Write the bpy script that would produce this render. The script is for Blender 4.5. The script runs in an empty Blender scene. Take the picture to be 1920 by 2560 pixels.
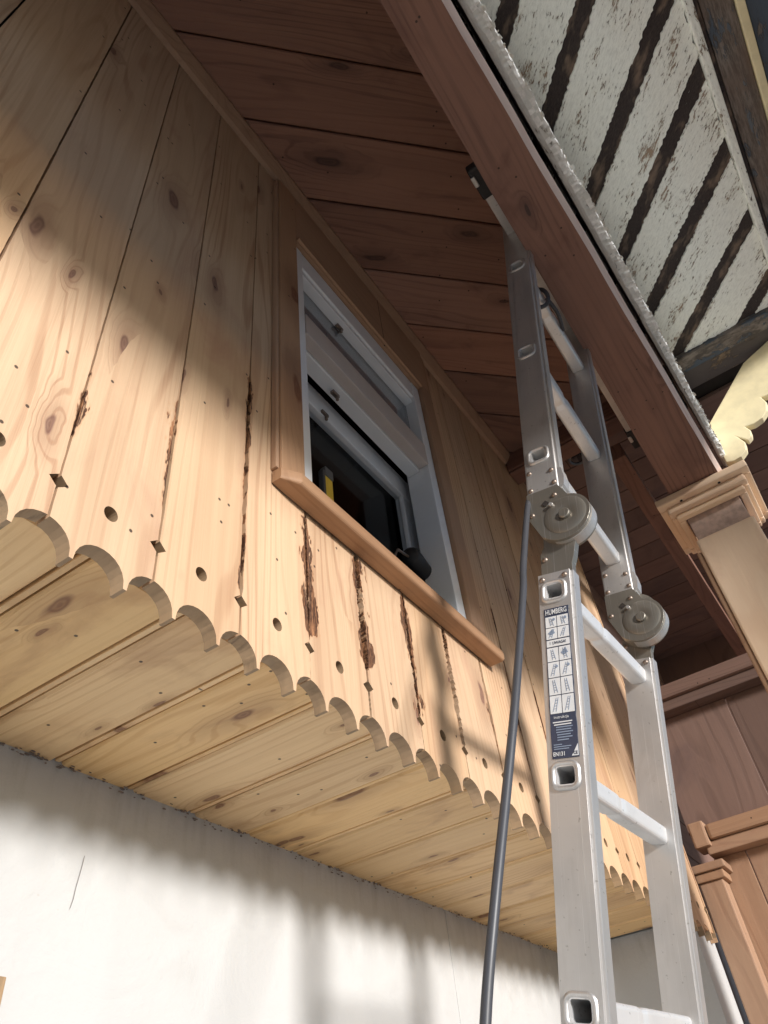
import bpy, bmesh, math, random
from mathutils import Vector, Matrix
from mathutils.geometry import tessellate_polygon
random.seed(7)
R = math.radians
SC = bpy.context.scene
COL = SC.collection
S = 0.5            # metres per survey unit (the survey is measured from the camera position)
H = 1.6            # camera height above the ground

def W(x, y, z):
    return Vector((x*S, y*S, z*S+H))

# ------------------------------------------------------------------ camera
RIGHT = Vector((0.5651356, -0.81914166, -0.09812587))
DOWN = Vector((0.53037373, 0.45183944, -0.7173178))
FWD = Vector((0.63192204, 0.35333844, 0.68980177))
cam = bpy.data.objects.new('camera', bpy.data.cameras.new('camera'))
COL.objects.link(cam)
m = Matrix.Identity(4)
for i in range(3):
    m[i][0] = RIGHT[i]; m[i][1] = -DOWN[i]; m[i][2] = -FWD[i]
m.translation = W(0, 0, 0)
cam.matrix_world = m
cam.data.sensor_fit = 'VERTICAL'
cam.data.sensor_height = 36
cam.data.lens = 26.41
cam.data.clip_start = 0.02
cam.data.clip_end = 500
SC.camera = cam

# ------------------------------------------------------------------ light
TRAVEL = Vector((0.42, 1, -0.20)).normalized()
elev = math.asin(-TRAVEL.z)
world = bpy.data.worlds.new('World'); SC.world = world
world.use_nodes = True
wn = world.node_tree.nodes; wl = world.node_tree.links
bg = wn['Background']
sky = wn.new('ShaderNodeTexSky'); sky.sky_type = 'NISHITA'
sky.sun_disc = False; sky.sun_elevation = elev
sky.sun_rotation = math.atan2(-TRAVEL.x, -TRAVEL.y)
sky.dust_density = 0.8; sky.ozone_density = 4.0
wl.new(sky.outputs[0], bg.inputs[0]); bg.inputs[1].default_value = 0.11
sun = bpy.data.objects.new('sun', bpy.data.lights.new('sun', 'SUN'))
COL.objects.link(sun)
sun.data.energy = 4.0; sun.data.angle = R(8.0); sun.data.color = (1.0, 0.96, 0.93)
sun.rotation_euler = TRAVEL.to_track_quat('-Z', 'Y').to_euler()
sun.location = (0, -20, 10)
SC.view_settings.view_transform = 'Standard'
SC.view_settings.look = 'None'
SC.view_settings.exposure = 0.52
SC.view_settings.gamma = 1
SC.view_settings.use_curve_mapping = False
SC.render.engine = 'CYCLES'
SC.cycles.max_bounces = 8
SC.cycles.diffuse_bounces = 6

# ------------------------------------------------------------------ helpers
def tag(o, label=None, cat=None, group=None, kind=None):
    if label: o['label'] = label
    if cat: o['category'] = cat
    if group: o['group'] = group
    if kind: o['kind'] = kind
    return o

def empty(name, loc, label, cat, group=None):
    o = bpy.data.objects.new(name, None); COL.objects.link(o)
    o.location = W(*loc); o.empty_display_size = 0.1
    return tag(o, label, cat, group)

def link(name, me, mat, parent=None, M=None, smooth=False):
    o = bpy.data.objects.new(name, me); COL.objects.link(o)
    if mat is not None and not me.materials: me.materials.append(mat)
    if smooth:
        for p in me.polygons: p.use_smooth = True
    if M is None: M = Matrix.Identity(4)
    par = world_of(parent)
    o.parent = parent
    o.matrix_basis = par.inverted() @ M
    o['__w'] = 0
    WM[o.name] = M
    return o
WM = {}
def world_of(p):
    if p is None: return Matrix.Identity(4)
    if p.name in WM: return WM[p.name]
    return Matrix.Translation(p.location)

def frame(o, ex, ey, ez):
    """matrix from survey-unit origin and three axes; local verts are in survey units * S"""
    M = Matrix.Identity(4)
    for i in range(3):
        M[i][0] = ex[i]; M[i][1] = ey[i]; M[i][2] = ez[i]
    M.translation = W(*o)
    return M

def from_bm(bm, name):
    bmesh.ops.recalc_face_normals(bm, faces=bm.faces)
    me = bpy.data.meshes.new(name); bm.to_mesh(me); bm.free()
    return me

def area(p):
    return 0.5*sum(p[i][0]*p[(i+1) % len(p)][1]-p[(i+1) % len(p)][0]*p[i][1] for i in range(len(p)))

def inset(poly, b):
    """inset of a convex ccw polygon"""
    n = len(poly); L = []
    for i in range(n):
        a = Vector(poly[i]); c = Vector(poly[(i+1) % n]); d = (c-a)
        if d.length < 1e-6: continue
        d.normalize(); nn = Vector((-d.y, d.x)); L.append((a+nn*b, d))
    out = []
    for i in range(len(L)):
        p, d = L[i-1]; q, e = L[i]
        den = d.x*e.y-d.y*e.x
        if abs(den) < 1e-6: out.append(tuple(q)); continue
        t = ((q.x-p.x)*e.y-(q.y-p.y)*e.x)/den
        out.append(tuple(p+d*t))
    return out

def prism_mesh(poly, th, holes=(), ch=0.0, name='m'):
    """polygon in local xy (survey units), front face at z=0, back at z=-th; ch = chamfer of the front rim (convex, no holes)"""
    if area(poly) < 0: poly = poly[::-1]
    bm = bmesh.new()
    def V(p, z): return bm.verts.new((p[0]*S, p[1]*S, z*S))
    if ch and not holes:
        ins = inset(poly, ch)
        if len(ins) == len(poly):
            A = [V(p, 0) for p in ins]; B = [V(p, -ch) for p in poly]; C = [V(p, -th) for p in poly]
            bm.faces.new(A); bm.faces.new(C[::-1]); n = len(poly)
            for i in range(n):
                j = (i+1) % n
                bm.faces.new((A[i], B[i], B[j], A[j])); bm.faces.new((B[i], C[i], C[j], B[j]))
            return from_bm(bm, name)
    loops = [poly]+[h if area(h) < 0 else h[::-1] for h in holes]
    flat = [p for l in loops for p in l]
    F = [V(p, 0) for p in flat]; Bk = [V(p, -th) for p in flat]
    tris = tessellate_polygon([[Vector((p[0], p[1], 0)) for p in l] for l in loops])
    for t in tris:
        try:
            bm.faces.new([F[i] for i in t]); bm.faces.new([Bk[i] for i in t[::-1]])
        except ValueError: pass
    k = 0
    for l in loops:
        n = len(l)
        for i in range(n):
            a, b = k+i, k+(i+1) % n
            try: bm.faces.new((F[a], Bk[a], Bk[b], F[b]))
            except ValueError: pass
        k += n
    return from_bm(bm, name)

def box_mesh(dx, dy, dz, bev=0.0, seg=2):
    """centred box, survey units"""
    bm = bmesh.new()
    bmesh.ops.create_cube(bm, size=1)
    bmesh.ops.scale(bm, vec=(dx*S, dy*S, dz*S), verts=bm.verts)
    if bev: bmesh.ops.bevel(bm, geom=bm.edges[:], offset=bev*S, segments=seg, affect='EDGES', profile=0.6)
    return from_bm(bm, 'box')

AX = (Vector((1, 0, 0)), Vector((0, 1, 0)), Vector((0, 0, 1)))
def box(name, x0, x1, y0, y1, z0, z1, mat, parent=None, bev=0.004, along=None):
    """axis aligned box with its LENGTH on local X so the wood grain follows it"""
    c = ((x0+x1)/2, (y0+y1)/2, (z0+z1)/2); d = [abs(x1-x0), abs(y1-y0), abs(z1-z0)]
    if along is None: along = d.index(max(d))
    if along == 0: ax = (AX[0], AX[1], AX[2]); dd = d
    elif along == 1: ax = (AX[1], AX[2], AX[0]); dd = [d[1], d[2], d[0]]
    else: ax = (AX[2], AX[0], AX[1]); dd = [d[2], d[0], d[1]]
    return link(name, box_mesh(*dd, bev=min(bev, min(dd)*0.3)), mat, parent, frame(c, *ax))

def lathe(prof, n=24):
    """profile [(r,z)] in survey units around local z"""
    bm = bmesh.new(); rings = []
    for r, z in prof:
        if r < 1e-5: rings.append([bm.verts.new((0, 0, z*S))])
        else: rings.append([bm.verts.new((r*S*math.cos(2*math.pi*i/n), r*S*math.sin(2*math.pi*i/n), z*S)) for i in range(n)])
    for a, b in zip(rings, rings[1:]):
        for i in range(n):
            j = (i+1) % n
            if len(a) == 1 and len(b) == 1: continue
            if len(a) == 1: bm.faces.new((a[0], b[i], b[j]))
            elif len(b) == 1: bm.faces.new((a[i], a[j], b[0]))
            else: bm.faces.new((a[i], a[j], b[j], b[i]))
    return from_bm(bm, 'lathe')

def tube_mesh(pts, r, n=10, cyc=False, rf=None):
    """tube along world-survey points (returned in world metres)"""
    P = [W(*p) for p in pts]; bm = bmesh.new(); rings = []
    up = Vector((0.3, 0.2, 1)).normalized(); N = len(P)
    for i, p in enumerate(P):
        t = (P[(i+1) % N]-P[i-1]) if cyc else (P[min(i+1, N-1)]-P[max(i-1, 0)])
        t.normalize(); a = t.cross(up)
        if a.length < 1e-3: a = t.cross(Vector((1, 0, 0)))
        a.normalize(); b = t.cross(a); rr = (r if rf is None else r*rf(i/(N-1)))*S
        rings.append([bm.verts.new(p+(a*math.cos(2*math.pi*k/n)+b*math.sin(2*math.pi*k/n))*rr) for k in range(n)])
    K = N if cyc else N-1
    for i in range(K):
        A, B = rings[i], rings[(i+1) % N]
        for k in range(n): bm.faces.new((A[k], A[(k+1) % n], B[(k+1) % n], B[k]))
    if not cyc: bm.faces.new(rings[0][::-1]); bm.faces.new(rings[-1])
    return from_bm(bm, 'tube')

def smooth_pts(pts, k=6):
    out = []
    n = len(pts)
    for i in range(n-1):
        p0 = Vector(pts[max(i-1, 0)]); p1 = Vector(pts[i]); p2 = Vector(pts[i+1]); p3 = Vector(pts[min(i+2, n-1)])
        for j in range(k):
            t = j/k
            out.append(tuple(0.5*((2*p1)+(p2-p0)*t+(2*p0-5*p1+4*p2-p3)*t*t+(3*p1-p0-3*p2+p3)*t**3)))
    out.append(pts[-1]); return out

def clip(poly, a, b, c):
    """keep a*x+b*y<=c"""
    out = []
    n = len(poly)
    for i in range(n):
        p, q = poly[i], poly[(i+1) % n]
        fp = a*p[0]+b*p[1]-c; fq = a*q[0]+b*q[1]-c
        if fp <= 0: out.append(p)
        if (fp < 0 < fq) or (fq < 0 < fp):
            t = fp/(fp-fq); out.append((p[0]+(q[0]-p[0])*t, p[1]+(q[1]-p[1])*t))
    return out

# ------------------------------------------------------------------ materials
class NT:
    def __init__(s, name):
        s.m = bpy.data.materials.new(name); s.m.use_nodes = True
        s.t = s.m.node_tree; s.n = s.t.nodes; s.l = s.t.links; s.b = s.n['Principled BSDF']
    def set(s, sock, v):
        if isinstance(v, bpy.types.NodeSocket): s.l.new(v, sock)
        elif v is not None:
            if isinstance(v, tuple) and len(v) == 3 and sock.type == 'RGBA': v = (*v, 1)
            sock.default_value = v
    def math(s, op, a, b=None, c=None, clamp=False):
        n = s.n.new('ShaderNodeMath'); n.operation = op; n.use_clamp = clamp
        s.set(n.inputs[0], a); s.set(n.inputs[1], b); s.set(n.inputs[2], c); return n.outputs[0]
    def vmath(s, op, a, b=None):
        n = s.n.new('ShaderNodeVectorMath'); n.operation = op
        s.set(n.inputs[0], a); s.set(n.inputs[1], b); return n.outputs[0]
    def noise(s, v, sc, det=3, rough=0.5, dist=0.0, col=False):
        n = s.n.new('ShaderNodeTexNoise'); s.set(n.inputs['Vector'], v); n.inputs['Scale'].default_value = sc
        n.inputs['Detail'].default_value = det; n.inputs['Roughness'].default_value = rough; n.inputs['Distortion'].default_value = dist
        return n.outputs[1 if col else 0]
    def voro(s, v, sc, out='Distance', feat='F1'):
        n = s.n.new('ShaderNodeTexVoronoi'); n.voronoi_dimensions = '2D'; n.feature = feat; s.set(n.inputs['Vector'], v); n.inputs['Scale'].default_value = sc
        return n.outputs
    def mr(s, v, a, b, c=0.0, d=1.0, sm=True):
        n = s.n.new('ShaderNodeMapRange'); n.interpolation_type = 'SMOOTHSTEP' if sm else 'LINEAR'
        s.set(n.inputs['Value'], v)
        for k, x in zip(('From Min', 'From Max', 'To Min', 'To Max'), (a, b, c, d)): n.inputs[k].default_value = x
        return n.outputs[0]
    def mix(s, f, a, b, mode='MIX'):
        n = s.n.new('ShaderNodeMix'); n.data_type = 'RGBA'; n.blend_type = mode
        s.set(n.inputs[0], f); s.set(n.inputs[6], a); s.set(n.inputs[7], b); return n.outputs[2]
    def scale(s, v, x, y, z):
        n = s.n.new('ShaderNodeMapping'); s.set(n.inputs[0], v); n.inputs['Scale'].default_value = (x, y, z); return n.outputs[0]
    def comb(s, x, y, z):
        n = s.n.new('ShaderNodeCombineXYZ'); s.set(n.inputs[0], x); s.set(n.inputs[1], y); s.set(n.inputs[2], z); return n.outputs[0]
    def coord(s):
        tc = s.n.new('ShaderNodeTexCoord'); return tc.outputs['Object']
    def rnd(s):
        oi = s.n.new('ShaderNodeObjectInfo'); return oi.outputs['Random']
    def bump(s, h, st=0.3, d=0.002):
        n = s.n.new('ShaderNodeBump'); n.inputs['Strength'].default_value = st; n.inputs['Distance'].default_value = d
        s.set(n.inputs['Height'], h); s.l.new(n.outputs[0], s.b.inputs['Normal'])
    def out(s, col=None, rough=None, metal=None, spec=None):
        s.set(s.b.inputs['Base Color'], col); s.set(s.b.inputs['Roughness'], rough); s.set(s.b.inputs['Metallic'], metal)
        if spec is not None: s.b.inputs['Specular IOR Level'].default_value = spec
        return s.m

def wood(name, light, dark, knot=(0.16, 0.06, 0.03), grain=0.5, knots=0.5, rough=0.6, dirt=0.2, rot=False, tone=0.08, bump=0.35, kscale=1.0, dots=True, stain=(0.30, 0.17, 0.14)):
    t = NT(name)
    co = t.coord(); r = t.rnd()
    off = t.comb(t.math('MULTIPLY', r, 37.0), t.math('MULTIPLY', r, 91.0), t.math('MULTIPLY', r, 13.0))
    p = t.vmath('ADD', co, off)
    sx = t.n.new('ShaderNodeSeparateXYZ'); t.l.new(p, sx.inputs[0])
    # knots: sparse cells, elongated along the plank
    kv = t.scale(p, 3.2*kscale, 9.0*kscale, 3.0)
    kv = t.vmath('ADD', kv, t.scale(t.noise(p, 14, 2, col=True), 0.22, 0.22, 0.22))
    vo = t.voro(kv, 1.0)
    dist = vo['Distance']; cs = t.n.new('ShaderNodeSeparateColor'); t.l.new(vo['Color'], cs.inputs[0])
    on = t.math('LESS_THAN', cs.outputs[0], knots)
    ksz = t.math('MULTIPLY_ADD', t.math('MULTIPLY', cs.outputs[1], cs.outputs[1]), 0.09, 0.03)
    kd = t.math('DIVIDE', dist, ksz)
    kcore = t.math('MULTIPLY', t.mr(kd, 1.1, 0.65), on)
    khalo = t.math('MULTIPLY', t.mr(kd, 4.5, 0.8), on)
    # growth lines with cathedral bending, pushed apart by the knots
    big = t.noise(t.scale(p, 0.9, 6.5, 4.0), 1.0, 2, 0.45)
    ph = t.math('MULTIPLY_ADD', big, 75.0, t.math('MULTIPLY', sx.outputs[1], 330.0))
    ph = t.math('ADD', ph, t.math('MULTIPLY', khalo, 13.0))
    ph = t.math('ADD', ph, t.math('MULTIPLY', t.noise(t.scale(p, 6, 60, 30), 1.0, 2), 1.6))
    line = t.math('SINE', ph)
    line = t.mr(line, 0.35, 1.0)
    fine = t.noise(t.scale(p, 5, 320, 120), 1.0, 4, 0.65)
    fmask = t.mr(fine, 0.40, 0.75)
    patch = t.mr(t.noise(t.scale(p, 2.2, 9, 5), 1.0, 3), 0.35, 0.7)
    tone_ = t.mr(t.noise(t.scale(p, 1.1, 22, 9), 1.0, 3, 0.6), 0.35, 0.72)
    g = t.math('MULTIPLY_ADD', t.math('MULTIPLY_ADD', line, 0.5, t.math('MULTIPLY', fmask, 0.35)), t.math('MULTIPLY_ADD', patch, 0.8, 0.15), t.math('MULTIPLY', tone_, 0.28))
    col = t.mix(t.math('MULTIPLY', g, grain, clamp=True), light, dark)
    # board to board tone
    hv = t.n.new('ShaderNodeHueSaturation'); t.set(hv.inputs['Color'], col)
    t.set(hv.inputs['Value'], t.math('MULTIPLY_ADD', r, tone*2, 1-tone))
    r2 = t.math('FRACT', t.math('MULTIPLY', r, 17.3))
    t.set(hv.inputs['Saturation'], t.math('MULTIPLY_ADD', r2, 0.12, 0.97)); hv.inputs['Hue'].default_value = 0.5
    col = hv.outputs[0]
    # broad stains and blotches
    st = t.mr(t.noise(t.scale(p, 5, 11, 8), 1.0, 5, 0.6, 0.6), 0.52, 0.78)
    col = t.mix(t.math('MULTIPLY', st, dirt), col, stain)
    col = t.mix(t.math('MULTIPLY', khalo, 0.45), col, tuple(0.5*a+0.5*b for a, b in zip(dark, knot)))
    kring = t.math('MULTIPLY_ADD', t.math('SINE', t.math('MULTIPLY', kd, 13.0)), 0.08, 0.72)
    col = t.mix(t.math('MULTIPLY', kcore, kring), col, knot)
    if dots:
        vd = t.voro(t.scale(p, 26, 26, 26), 1.0); cs2 = t.n.new('ShaderNodeSeparateColor'); t.l.new(vd['Color'], cs2.inputs[0])
        dm = t.math('MULTIPLY', t.mr(vd['Distance'], 0.07, 0.045), t.math('LESS_THAN', cs2.outputs[0], 0.10))
        col = t.mix(t.math('MULTIPLY', dm, 0.9), col, (0.03, 0.02, 0.015))
    h = t.math('MULTIPLY_ADD', line, -0.4, t.math('MULTIPLY', fine, 0.6))
    if rot:
        # decayed fibres beside the joints: distance to the board edge comes from the UV map
        uv = t.n.new('ShaderNodeUVMap'); su = t.n.new('ShaderNodeSeparateXYZ'); t.l.new(uv.outputs[0], su.inputs[0])
        def prop(nm):
            a = t.n.new('ShaderNodeAttribute'); a.attribute_type = 'OBJECT'; a.attribute_name = nm; return a.outputs['Fac']
        wob = t.noise(t.scale(p, 9, 30, 9), 1.0, 4, 0.7)
        fib = t.noise(t.scale(p, 16, 190, 60), 1.0, 5, 0.8)
        msk = None
        for side, e in (('l', su.outputs[0]), ('r', t.math('SUBTRACT', 1.0, su.outputs[0]))):
            z0, z1, w = prop('rz0'+side), prop('rz1'+side), prop('rw'+side)
            zin = t.math('MULTIPLY', t.math('MULTIPLY', t.math('SUBTRACT', su.outputs[1], z0), t.math('SUBTRACT', z1, su.outputs[1])), 60.0, clamp=True)
            ww = t.math('MULTIPLY', w, t.math('MULTIPLY', t.math('MULTIPLY_ADD', wob, 3.4, -1.25), zin))
            mk = t.mr(t.math('SUBTRACT', ww, e), -0.02, 0.03)
            mk = t.math('MULTIPLY', mk, t.math('GREATER_THAN', w, 0.001))
            msk = mk if msk is None else t.math('MAXIMUM', msk, mk)
        stain2 = t.mix(t.mr(fib, 0.44, 0.70), (0.035, 0.012, 0.006), (0.40, 0.19, 0.09))
        thr = t.mr(t.math('MULTIPLY', msk, t.math('MULTIPLY_ADD', fib, 1.7, -0.18)), 0.42, 0.60)
        col = t.mix(t.math('MULTIPLY', msk, 0.55), col, (0.44, 0.22, 0.10))
        col = t.mix(thr, col, stain2)
        h = t.math('SUBTRACT', h, t.math('MULTIPLY', thr, t.math('MULTIPLY_ADD', fib, -6.0, 9.0)))
    t.bump(h, bump, 0.0015)
    rr = t.math('MULTIPLY_ADD', fine, 0.2, rough-0.1)
    return t.out(col, rr, spec=0.35)

M_PINE = wood('sanded_pine', (0.60, 0.42, 0.268), (0.37, 0.21, 0.12), knot=(0.14, 0.065, 0.05), rot=True, dirt=0.6, grain=1.05, knots=0.6, stain=(0.42, 0.24, 0.16))
M_SOFF = wood('varnished_pine', (0.80, 0.56, 0.30), (0.56, 0.33, 0.15), grain=0.95, dirt=0.6, knots=1.0, rough=0.5, kscale=1.15, stain=(0.38, 0.20, 0.10))
M_DARK = wood('stained_brown_pine', (0.31, 0.17, 0.12), (0.15, 0.078, 0.058), knot=(0.05, 0.025, 0.02), grain=1.0, knots=0.5, dirt=0.7, stain=(0.14, 0.07, 0.05), tone=0.2)
M_BEAM = wood('reddish_beam_wood', (0.24, 0.13, 0.095), (0.10, 0.052, 0.04), knot=(0.04, 0.025, 0.025), grain=1.0, knots=0.35, dirt=0.8, stain=(0.13, 0.06, 0.045), tone=0.1)
M_TRIM = wood('brown_trim_wood', (0.43, 0.27, 0.17), (0.26, 0.145, 0.09), grain=0.6, knots=0.3, dirt=0.4, stain=(0.2, 0.1, 0.06))
M_SILL = wood('oiled_sill_wood', (0.43, 0.26, 0.155), (0.25, 0.135, 0.075), grain=0.8, knots=0.35, dirt=0.6, rough=0.6, stain=(0.22, 0.10, 0.05))
M_NEW = wood('new_planed_pine', (0.84, 0.64, 0.45), (0.66, 0.43, 0.28), grain=0.8, knots=0.35, dirt=0.4, tone=0.05, dots=False, stain=(0.50, 0.26, 0.17))
M_FAR = wood('end_wall_pine', (0.34, 0.215, 0.14), (0.20, 0.11, 0.07), grain=0.6, knots=0.5, dirt=0.45, stain=(0.22, 0.11, 0.07))
M_CUT = wood('weathered_cut_edge', (0.40, 0.275, 0.165), (0.17, 0.115, 0.07), grain=0.9, knots=0.1, dirt=0.7, stain=(0.12, 0.10, 0.07))

def plaster():
    t = NT('white_render'); co = t.coord()
    n1 = t.noise(t.scale(co, 1.2, 1.2, 0.6), 1.0, 3); n2 = t.noise(co, 90, 4, 0.7); n3 = t.noise(t.scale(co, 9, 9, 0.5), 1.0, 2)
    c = t.mix(t.mr(n1, 0.35, 0.7), (0.50, 0.50, 0.49), (0.45, 0.455, 0.45))
    c = t.mix(t.math('MULTIPLY', t.mr(n3, 0.5, 0.75), 0.35), c, (0.41, 0.41, 0.405))
    sp = t.mr(t.noise(co, 160, 2), 0.76, 0.80)
    c = t.mix(t.math('MULTIPLY', sp, 0.35), c, (0.4, 0.35, 0.3))
    n4 = t.noise(t.scale(co, 5, 5, 7), 1.0, 5, 0.55, 1.2)
    c = t.mix(t.math('MULTIPLY', t.mr(n4, 0.5, 0.8), 0.30), c, (0.36, 0.35, 0.335))
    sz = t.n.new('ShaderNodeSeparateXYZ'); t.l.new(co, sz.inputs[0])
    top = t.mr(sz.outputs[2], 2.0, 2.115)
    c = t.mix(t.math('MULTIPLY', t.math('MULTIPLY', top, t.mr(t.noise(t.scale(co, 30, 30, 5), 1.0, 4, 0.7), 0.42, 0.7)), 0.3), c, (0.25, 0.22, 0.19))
    t.bump(t.math('ADD', t.math('MULTIPLY', n2, 0.5), t.math('MULTIPLY_ADD', n4, 2.5, t.math('MULTIPLY', n3, 1.6))), 0.4, 0.004)
    return t.out(c, 0.85, spec=0.2)
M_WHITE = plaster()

def peeled(name, paint, bare, cover, sc=1.0, tint=(0.35, 0.25, 0.18)):
    t = NT(name); co = t.coord(); r = t.rnd()
    p = t.vmath('ADD', co, t.comb(t.math('MULTIPLY', r, 23.0), t.math('MULTIPLY', r, 71.0), 0.0))
    a = t.noise(t.scale(p, 22*sc, 75*sc, 40*sc), 1.0, 5, 0.72); b = t.noise(t.scale(p, 4*sc, 9*sc, 6*sc), 1.0, 3, 0.6)
    f = t.math('MULTIPLY_ADD', b, 0.55, t.math('MULTIPLY', a, 0.75))
    crk = t.noise(t.scale(p, 30*sc, 240*sc, 60*sc), 1.0, 3, 0.8)
    f = t.math('MULTIPLY_ADD', crk, 0.22, f)
    mk = t.mr(f, cover, cover+0.045)
    bc = t.mix(t.mr(crk, 0.35, 0.65), bare, tuple(x*0.35 for x in bare))
    bc = t.mix(t.mr(b, 0.5, 0.7), bc, tint)
    pc = t.mix(t.mr(a, 0.4, 0.7), paint, tuple(x*0.82 for x in paint))
    pc = t.mix(t.math('MULTIPLY', t.mr(b, 0.5, 0.75), 0.35), pc, (0.42, 0.36, 0.28))
    t.bump(t.math('MULTIPLY_ADD', mk, -1.6, t.math('MULTIPLY', crk, 0.8)), 0.7, 0.003)
    return t.out(t.mix(mk, pc, bc), 0.7, spec=0.3)
M_PEEL = peeled('peeling_white_paint', (0.82, 0.83, 0.79), (0.15, 0.10, 0.075), 0.845, 2.6)
M_STRIP = peeled('weathered_bare_strip', (0.5, 0.48, 0.44), (0.055, 0.040, 0.038), 0.50, 3.0, (0.17, 0.12, 0.09))
M_BLUE = peeled('peeling_dark_blue_paint', (0.075, 0.095, 0.125), (0.22, 0.19, 0.17), 0.72, 0.6, (0.14, 0.10, 0.08))
M_FLAKE = peeled('flaking_grey_white_paint', (0.70, 0.72, 0.68), (0.24, 0.22, 0.18), 0.86, 1.2, (0.40, 0.39, 0.34))

def flat(name, col, rough=0.5, metal=0.0, var=0.1, sc=30, bump=0.1, spec=0.5):
    t = NT(name); co = t.coord(); n = t.noise(co, sc, 4, 0.6)
    c = t.mix(t.mr(n, 0.3, 0.75), col, tuple(x*(1-var) for x in col))
    if bump: t.bump(n, bump, 0.001)
    return t.out(c, t.math('MULTIPLY_ADD', n, 0.2, rough-0.1), metal, spec)
def aluminium(name, col, rough, metal=0.85):
    t = NT(name); co = t.coord()
    s1 = t.noise(t.scale(co, 400, 6, 6), 1.0, 3, 0.6); s2 = t.noise(co, 9, 4); s3 = t.noise(co, 130, 3)
    c = t.mix(t.mr(s2, 0.35, 0.7), col, tuple(x*0.86 for x in col))
    c = t.mix(t.math('MULTIPLY', t.mr(s3, 0.66, 0.72), 0.6), c, (0.25, 0.24, 0.22))
    s4 = t.noise(t.scale(co, 14, 5, 9), 1.0, 5, 0.7, 0.8)
    c = t.mix(t.math('MULTIPLY', t.mr(s4, 0.52, 0.72), 0.3), c, (0.33, 0.30, 0.26))
    s5 = t.noise(t.scale(co, 900, 4, 50), 1.0, 2)
    c = t.mix(t.math('MULTIPLY', t.mr(s5, 0.62, 0.70), 0.25), c, (0.9, 0.9, 0.9))
    t.bump(s1, 0.06, 0.0005)
    return t.out(c, t.math('MULTIPLY_ADD', s2, 0.25, rough-0.1), metal)
M_ALU = aluminium('brushed_aluminium', (0.58, 0.565, 0.55), 0.42, 0.75)
M_HINGE = aluminium('zinc_plated_steel', (0.27, 0.25, 0.215), 0.36, 0.7)
M_RUNG = aluminium('ribbed_aluminium', (0.74, 0.74, 0.74), 0.4, 0.5)
M_RIVET = flat('rivet_steel', (0.30, 0.24, 0.20), 0.45, 0.8)
M_BLACK = flat('black_rubber', (0.015, 0.015, 0.017), 0.55)
M_CABLE = flat('grey_cable_rubber', (0.05, 0.052, 0.06), 0.45)
M_PVC = flat('white_window_paint', (0.84, 0.85, 0.86), 0.35, var=0.05, sc=12)
M_PVCW = flat('window_transom_paint', (0.60, 0.53, 0.49), 0.45, var=0.08, sc=12)
M_YEL = flat('yellow_plastic', (0.75, 0.52, 0.06), 0.4)
M_YWOOD = flat('ochre_fretwork_paint', (0.80, 0.70, 0.45), 0.6, var=0.15, sc=25, bump=0.2)
M_VOID = flat('dark_gap_board', (0.02, 0.015, 0.012), 0.9)
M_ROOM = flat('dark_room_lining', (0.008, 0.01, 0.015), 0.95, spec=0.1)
M_LBLUE = flat('label_dark_print', (0.035, 0.045, 0.08), 0.4, bump=0)
M_LWHITE = flat('label_white_print', (0.66, 0.67, 0.68), 0.4, bump=0)
M_LGREY = flat('label_grey_print', (0.22, 0.27, 0.36), 0.4, bump=0)
def glass(nm='window_glass', ior=1.5):
    t = NT(nm); t.b.inputs['Transmission Weight'].default_value = 1.0
    t.b.inputs['IOR'].default_value = ior
    return t.out((0.85, 0.88, 0.9), 0.02)
M_GLASS = glass()
M_GLASS2 = glass('clear_sash_glass', 1.12)

# ================================================================== SETTING
# ground
gm = bpy.data.meshes.new('ground')
gm.from_pydata([(-150, -150, 0), (150, -150, 0), (150, 150, 0), (-150, 150, 0)], [], [(0, 1, 2, 3)])
t = NT('packed_light_gravel'); co = t.coord(); n = t.noise(co, 3, 8, 0.7); n2 = t.noise(co, 60, 3)
t.bump(n2, 0.5, 0.01)
tag(link('ground', gm, t.out(t.mix(t.mr(n, 0.3, 0.7), (0.52, 0.50, 0.45), (0.42, 0.40, 0.36)), 0.9)), kind='structure')

ZC = 3.8           # ceiling underside
YW = 1.0           # face of the timber wall
ZS = 1.03          # underside of the lower soffit
YP = 1.80          # face of the rendered wall

# ---------------- timber wall with scalloped boards
wall = empty('timber_wall', (1, YW, 0.95), 'sanded pine board wall with scalloped lower edge and cut-out diamonds and circles', 'wall')
joints = [0.529-0.2645*k for k in range(12, 0, -1)]+[0.529, 0.783, 1.041, 1.302, 1.565, 1.838, 2.11, 2.386, 2.653, 2.92, 3.18, 3.445, 3.71, 3.975, 4.24, 4.505, 4.77, 5.03]
XEND = 4.80
ROT = {  # joint index near x : (z0, z1, width left board edge, width right board edge, gap)
    0.529: (1.22, 1.50, 0.05, 0.16, 0.0), 0.783: (1.20, 1.62, 0.14, 0.05, 0.001), 1.041: (1.12, 2.0, 0.10, 0.08, 0.006),
    1.302: (1.13, 1.60, 0.16, 0.22, 0.005), 1.565: (1.16, 1.60, 0.22, 0.28, 0.012), 1.838: (1.10, 1.60, 0.16, 0.24, 0.008),
    2.11: (1.12, 1.60, 0.10, 0.08, 0.016), 2.386: (1.10, 1.60, 0.12, 0.04, 0.006), 2.653: (1.2, 2.0, 0.10, 0.06, 0.002),
    2.92: (1.2, 1.7, 0.06, 0.05, 0.0), 3.18: (1.15, 1.6, 0.08, 0.04, 0.001)}
def rot_at(x):
    for k, v in ROT.items():
        if abs(k-x) < 0.03: return v
    return None
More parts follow.
